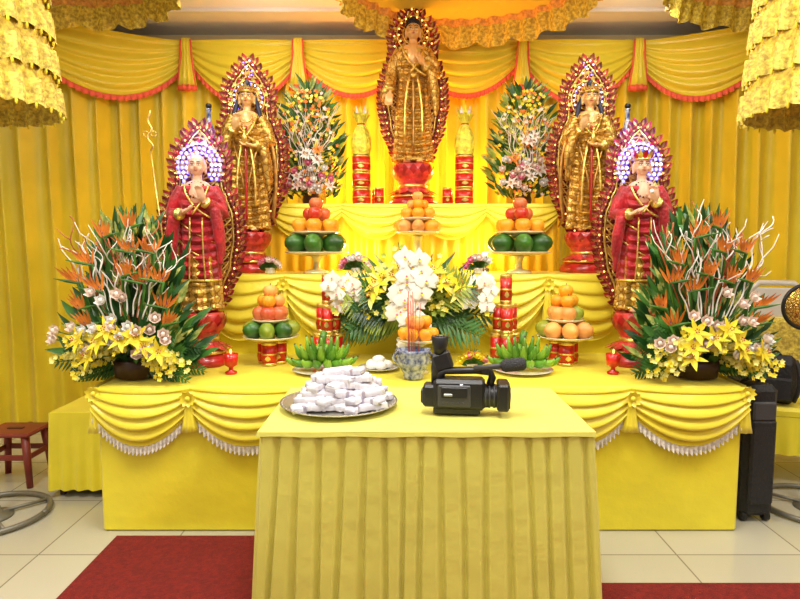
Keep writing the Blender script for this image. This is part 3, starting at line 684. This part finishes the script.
def bananas(x,y,z,sgn):
    b=MB()
    b.lathe([(.06,0),(.07,.006),(.13,.012),(.14,.016),(.12,.012),(.01,.008)],(0,-.01,0),mPorc,n=32)
    for row,(n,rr,zt,hz) in enumerate([(8,.165,.075,.02),(7,.125,.135,.03),(5,.075,.17,.03)]):
        for k in range(n):
            t=(k+.5)/n; a=pi*(1.04+.92*t)+R.uniform(-.05,.05); dx,dy=cos(a),sin(a)*.62
            base=V((dx*.018,.02,.085+row*.02)); mid=V((dx*rr*.75,dy*rr*.75,hz-.01)); tip=V((dx*rr*1.05,dy*rr*1.05,zt))
            mid.z=max(mid.z,.0)
            pts=bez(base,mid,tip,10); b.tube(pts,[.008,.010,.014,.0175,.019,.0195,.019,.018,.015,.009,.005],mBan if (k+row)%2 else mBan2,7); b.ell(tip,.0055,mDkwood,n=6,k=4)
    b.tube([(0,.03,.09),(0,.03,.15),(.01,.04,.185)],[.024,.018,.015],mBan,8)
    b.build('banana_bunch',(x,y,z),rz=sgn*.1,sc_=1.18)
bananas(-.53,3.28,.752,1); bananas(.58,3.28,.752,-1)
b=MB(); b.lathe([(.06,0),(.065,.006),(.11,.016),(.115,.02),(.09,.012),(.01,.01)],(0,0,0),mPorc,n=32)
for k in range(5):
    a=2*pi*k/5; b.ell((.045*cos(a),.045*sin(a),.032),(.036,.036,.024),mWhite)
b.ell((0,0,.060),(.036,.036,.024),mWhite); b.build('steamed_bun_plate',(-.22,3.32,.752))
b=MB(); b.lathe([(.055,0),(.06,.02),(.055,.03),(.085,.07),(.095,.11),(.088,.15),(.10,.17),(.092,.17),(.08,.15),(.02,.145)],(0,0,0),mBlueP,n=36)
for s in(-1,1): b.tube(bez((s*.09,0,.09),(s*.135,0,.12),(s*.09,0,.15),8),.008,mBlueP,7)
for k in range(9):
    a=R.uniform(0,6.3); r=R.uniform(0,.05); b.tube([(r*cos(a),r*sin(a),.13),(r*1.4*cos(a),r*1.4*sin(a),.13+R.uniform(.25,.38))],.0022,mSticks,5)
b.build('incense_bowl',(-.03,3.10,.752),sc_=.92)
b=MB(); b.lathe([(.06,0),(.055,.01),(.02,.03),(.018,.14),(.05,.165)],(0,0,0),mDish,n=24); dish(b,.17,.12)
for k in range(6): a=2*pi*k/6; apple(b,(.075*cos(a),.075*sin(a),.215),.038,mOrange,False)
for k in range(3): a=2*pi*k/3+.4; apple(b,(.042*cos(a),.042*sin(a),.28),.038,mPeachF if k else mOrange,False)
b.build('orange_pedestal_dish',(0,3.25,.752))
for x in(-1.02,1.06):
    b=MB(); b.lathe([(.03,0),(.032,.01),(.012,.02),(.012,.035),(.035,.05),(.04,.11),(.037,.11),(.03,.055),(.005,.05)],(0,0,0),mCan,n=20); b.lathe([(.028,.055),(.030,.09),(.01,.095)],(0,0,0),mWax,n=16)
    b.tube([(0,0,.09),(0,0,.11)],.002,mBlk,5); b.ell((0,0,.122),(.006,.006,.014),mLedA,n=8,k=6); b.build('votive_candle',(x,3.22,.752))
for x,y,z in((-1.36,4.05,1.262),(1.40,4.05,1.262)):
    b=MB()
    b.lathe([(.035,0),(.04,.01),(.04,.7),(.035,.74),(.03,.76)],(0,0,0),mGoldB,n=16)
    b.lathe([(.038,.76),(.04,.79),(.036,.93),(.016,1.0),(.014,1.06),(.02,1.08)],(0,0,0),mBlueP,n=20)
    b.ell((0,0,1.10),.02,mBlk); b.build('altar_lamp_post',(x,y,z))
# ------------------------------------------------------------------ front table props
b=MB(); b.lathe([(.19,0),(.195,.004),(.235,.014),(.252,.022),(.254,.025),(.245,.024),(.225,.014),(.19,.007),(.01,.006)],(0,0,0),mSteel,n=64)
for k in range(64):
    a=2*pi*k/64; b.ell((.243*cos(a),.243*sin(a),.0235),(.005,.005,.0025),mSteel,n=6,k=4)
b.build('steel_tray',(-.365,2.56,.754))
b=MB()
def packet(b,c,rz):
    rot=Euler((R.uniform(-.14,.14),R.uniform(-.18,.18),rz)).to_matrix(); c=V(c)
    L,W,Hh=.125,.050,.026
    ph=R.uniform(0,6)
    def fn(u,v):
        a=2*pi*u; ca,sa=cos(a),sin(a); e=.32; x=(v-.5)*L+.003*sin(a*3+ph)
        y=W/2*(1+.05*sin(v*9+ph))*math.copysign(abs(ca)**e,ca); z=Hh/2*math.copysign(abs(sa)**e,sa)+.0018*sin(v*16+ph)
        return c+rot@V((x,y,z))
    b.grid(fn,24,8,mPaper,cu=True,cap=True)
    b.box(c+rot@V((R.uniform(-.03,.03),0,0)),(.016,W*1.06,Hh*1.12),mRibbon if R.random()<.45 else mPaper,.003,rot)
    b.box(c+rot@V((.0,.008,Hh*.5)),(L*.96,W*.55,.005),mPaper,.0015,rot)
    for s in(-1,1): b.box(c+rot@V((s*L*.5,0,0)),(.002,W*.8,.003),mRibbon,.0008,rot)
for lay,(nx,ny,w,d) in enumerate([(5,4,.30,.24),(5,3,.27,.20),(4,3,.23,.17),(4,2,.19,.11),(3,2,.12,.08),(2,1,.07,.0)]):
    for i in range(nx):
        for j in range(ny):
            packet(b,((i/(max(1,nx-1))-.5)*w*.92+R.uniform(-.012,.012)+.02,(j/(max(1,ny-1))-.5)*d if ny>1 else 0,.022+.0245*lay+R.uniform(0,.004)),R.choice([.2,-.25,.1,1.2,.4,-.6])+R.uniform(-.2,.2))
b.build('folded_towel_pile',(-.365,2.56,.757))
# camcorder
b=MB(); rx=Matrix.Rotation(pi/2,3,'Y')
b.box((-.01,0,.090),(.22,.11,.13),mCam,.014)
b.box((-.03,-.058,.088),(.14,.012,.095),mCamG,.006)
b.box((-.03,-.066,.105),(.11,.006,.045),mCam,.003); b.box((-.055,-.0705,.095),(.035,.003,.010),mLabel,.001)
b.box((-.02,0,.018),(.20,.085,.034),mCam,.008)
b.box((-.135,0,.08),(.06,.085,.095),mCam,.01); b.box((-.165,0,.075),(.02,.06,.06),mCamG,.006)
b.lathe([(.046,0),(.050,.01),(.050,.03),(.047,.034),(.047,.05),(.050,.055),(.050,.075)],(.085,0,.08),mCam,n=32,rot=rx)
for q in(.098,.115,.135): b.lathe([(.0515,0),(.0515,.008)],(q,0,.08),mCamG,n=32,rot=rx)
b.box((.175,0,.085),(.05,.135,.115),mCam,.008); b.box((.202,0,.085),(.006,.115,.09),mCamG,.002); b.lathe([(.034,0),(.02,.004),(.003,.006)],(.205,0,.08),mLens,n=24,rot=rx)
b.tube([(-.10,0,.13),(-.095,0,.170),(-.07,0,.185),(.06,0,.190),(.12,0,.186),(.13,0,.16),(.12,0,.13)],[.018,.018,.016,.016,.018,.017,.016],mCam,10,1.3)
b.tube([(.05,-.035,.205),(.20,-.035,.222)],.012,mCamG,12); b.tube([(.165,-.035,.216),(.18,-.035,.219),(.255,-.035,.229),(.268,-.035,.230)],[.018,.028,.028,.018],mFoam,16)
b.box((.10,-.03,.200),(.03,.03,.035),mCam,.004)
b.tube([(-.10,.01,.13),(-.105,.01,.20),(-.10,.01,.25)],[.032,.028,.027],mCam,14); b.box((-.085,.01,.225),(.085,.06,.085),mCam,.012,Matrix.Rotation(-.3,3,'Y'))
b.lathe([(.026,0),(.032,.03),(.038,.075),(.033,.08)],(-.095,.01,.255),mCam,n=20,sy=1.1); b.lathe([(.028,0),(.005,.001)],(-.095,.01,.336),mLens,n=16)
b.box((-.03,.06,.08),(.12,.02,.06),mBag,.008); b.box((.0,-.056,.135),(.015,.01,.01),mLabel,.002)
for k in range(5): b.ell((-.08+.022*k,-.0665,.062),(.004,.003,.004),mCamG,n=8,k=4)
b.build('camcorder',(.155,2.44,.7545),rz=-.12,sc_=.96)
# ------------------------------------------------------------------ side props
b=MB(); b.box((0,0,.335),(.32,.27,.025),mStool,.01)
for sx in(-1,1):
    for sy in(-1,1): b.tube([(sx*.12,sy*.10,.33),(sx*.15,sy*.125,.0)],[.026,.019],mStool,8)
for s in(-1,1): b.box((0,s*.115,.19),(.26,.015,.035),mStool,.004); b.box((s*.138,0,.19),(.015,.22,.035),mStool,.004)
b.box((0,0,.350),(.10,.03,.006),mDkwood,.002)
b.build('plastic_stool',(-2.46,3.60,0),sc_=.95)
b=MB(); b.box((0,0,.49),(.40,.42,.02),mYel,.008)
def sk2(u,v):
    p,_=peri(u,.20+.015*v,.21+.02*v); _,n=peri(u,.20,.21); q=p+n*.012*v*sin(u*2*pi*22); return (q.x,q.y,.497-.45*v)
b.grid(sk2,300,6,mYel,cu=True)
for sx in(-1,1):
    for sy in(-1,1): b.box((sx*.16,sy*.17,.24),(.03,.03,.48),mDkwood,.004)
b.build('covered_side_table',(-1.905,3.56,0))
b=MB(); b.box((0,0,.38),(.17,.28,.70),mBag,.03); b.box((-.0,-.145,.33),(.13,.03,.45),mBag,.012); b.box((0,-.148,.60),(.12,.02,.10),mCamG,.01)
for s in(-1,1): b.lathe([(.03,-.012),(.03,.012)],(s*.06,-.1,.03),mBlk,n=16,rot=rx); b.lathe([(.03,-.012),(.03,.012)],(s*.06,.1,.03),mBlk,n=16,rot=rx)
b.tube(bez((-.06,-.02,.72),(0,-.04,.78),(.06,-.02,.72)),.01,mBag,8)
b.build('equipment_trolley_bag',(1.77,3.16,0))
ec=empty('banquet_chair',(2.32,3.72,0),-.3); b=MB()
b.box((0,0,.44),(.44,.44,.07),mYel,.02)
def sk3(u,v):
    p,_=peri(u,.215+.015*v,.215+.015*v); _,n=peri(u,.22,.22); q=p+n*.01*v*sin(u*2*pi*20); return (q.x,q.y,.43-.24*v)
b.grid(sk3,240,5,mYel,cu=True)
b.box((0,.21,.72),(.42,.05,.52),mGoldF,.025,Matrix.Rotation(-.12,3,'X')); b.build('seat_cover',parent=ec)
b=MB()
for sx in(-1,1):
    for sy in(-1,1): b.tube([(sx*.18,sy*.18,.42),(sx*.20,sy*.21,0)],.014,mWP,8)
b.tube([(-.2,.24,.9),(-.19,.26,1.12),(-.1,.27,1.2),(.1,.27,1.2),(.19,.26,1.12),(.2,.24,.9)],.018,mWP,8)
b.box((0,.265,1.06),(.34,.02,.22),mWP,.01); b.build('frame',parent=ec)
b=MB(); b.box((0,0,.0),(.26,.13,.30),mBag,.05); b.tube(bez((-.10,-.06,.13),(-.14,-.13,.02),(-.10,-.06,-.12)),.012,mBag,8); b.tube(bez((.10,-.06,.13),(.14,-.13,.02),(.10,-.06,-.12)),.012,mBag,8); b.box((0,-.075,-.05),(.18,.03,.14),mBag,.012)
b.tube(bez((-.03,0,.14),(0,0,.2),(.03,0,.14)),.008,mBag,6)
b.build('backpack',(2.21,3.64,.63),rz=-.5)
# gold sequin round fan with black rim, standing in front of the chair back
b=MB(); ry=Matrix.Rotation(pi/2,3,'X')
b.lathe([(.01,-.006),(.13,-.005),(.135,0),(.13,.005),(.01,.006)],(0,0,.60),mSeq,n=40,rot=ry)
b.tube([(.135*cos(2*pi*i/40),0,.60+.135*sin(2*pi*i/40)) for i in range(41)],.012,mBlk,8)
b.tube([(0,0,.0),(0,0,.47)],.010,mBlk,8)
b.build('round_gold_fan',(2.36,3.60,.478),rz=-.2)
# ------------------------------------------------------------------ lights
def area(name,loc,size,power,col,rot=(0,0,0)):
    l=bpy.data.lights.new(name,'AREA'); l.shape='RECTANGLE'; l.size=size[0]; l.size_y=size[1]; l.energy=power; l.color=col
    o=bpy.data.objects.new(name,l); o.location=loc; o.rotation_euler=rot; sc.collection.objects.link(o)
def point(name,loc,power,col,r=.04):
    l=bpy.data.lights.new(name,'POINT'); l.energy=power; l.color=col; l.shadow_soft_size=r
    o=bpy.data.objects.new(name,l); o.location=loc; sc.collection.objects.link(o)
for x in(-2.2,0,2.2): area('ceiling_fill',(x,1.7,3.27),(.5,1.0),52,(1,.98,.92))  # added overhead area fill with no fixtures, same for the next two rows
for x in(-2.2,0,2.2): area('ceiling_fill',(x,-.8,3.27),(.6,1.2),22,(1,.98,.93))
for x in(-1.35,1.45): area('ceiling_fill',(x,3.7,3.27),(.5,.5),14,(1,.96,.85))
for x in(-.75,.85): point('upper_fill',(x,2.7,2.95),18,(1,.97,.90),.12)  # unseen point fill, added to brighten the ceiling and upper part; next row too
for x in(-1.1,1.75): point('upper_fill',(x,4.35,3.05),5,(1,.97,.92),.1)
for x in(-.45,.45): point('amber_glow_lamp',(x,4.98,1.95),17,(1,.42,.08))
point('amber_glow_lamp',(0,5.08,2.5),7,(1,.45,.10))
for x in(-.40,.50): point('amber_glow_lamp',(x,4.22,1.42),3.8,(1,.62,.22),.03)
for x in(-1.265,1.29): point('blue_halo_lamp',(x*1.0+(.012 if x<0 else -.012),3.50,2.06),1.6,(.15,.18,1),.03); point('blue_halo_lamp',(x*1.0,3.36,2.14),.7,(.3,.32,1),.05)
mBulb=M('bulb_glow',(1,.75,.35),emis=12)
for x in (-.40,.50):
    b=MB(); b.lathe([(.035,0),(.035,.02),(.012,.03),(.012,.08),(.025,.09)],(0,0,0),mCamG,n=16); b.ell((0,0,.11),(.024,.024,.028),mBulb,n=12,k=8); b.build('uplight_bulb',(x,4.27,1.262))
w=bpy.data.worlds.new('World'); sc.world=w; w.use_nodes=True; w.node_tree.nodes['Background'].inputs[0].default_value=(1,.97,.90,1); w.node_tree.nodes['Background'].inputs[1].default_value=.36
# ------------------------------------------------------------------ camera
c=bpy.data.cameras.new('Camera'); c.lens=27; c.sensor_width=36; c.clip_start=.05
o=bpy.data.objects.new('Camera',c); o.location=(-.1,0,1.45); o.rotation_euler=(math.radians(90-5.19),0,0); sc.collection.objects.link(o); sc.camera=o
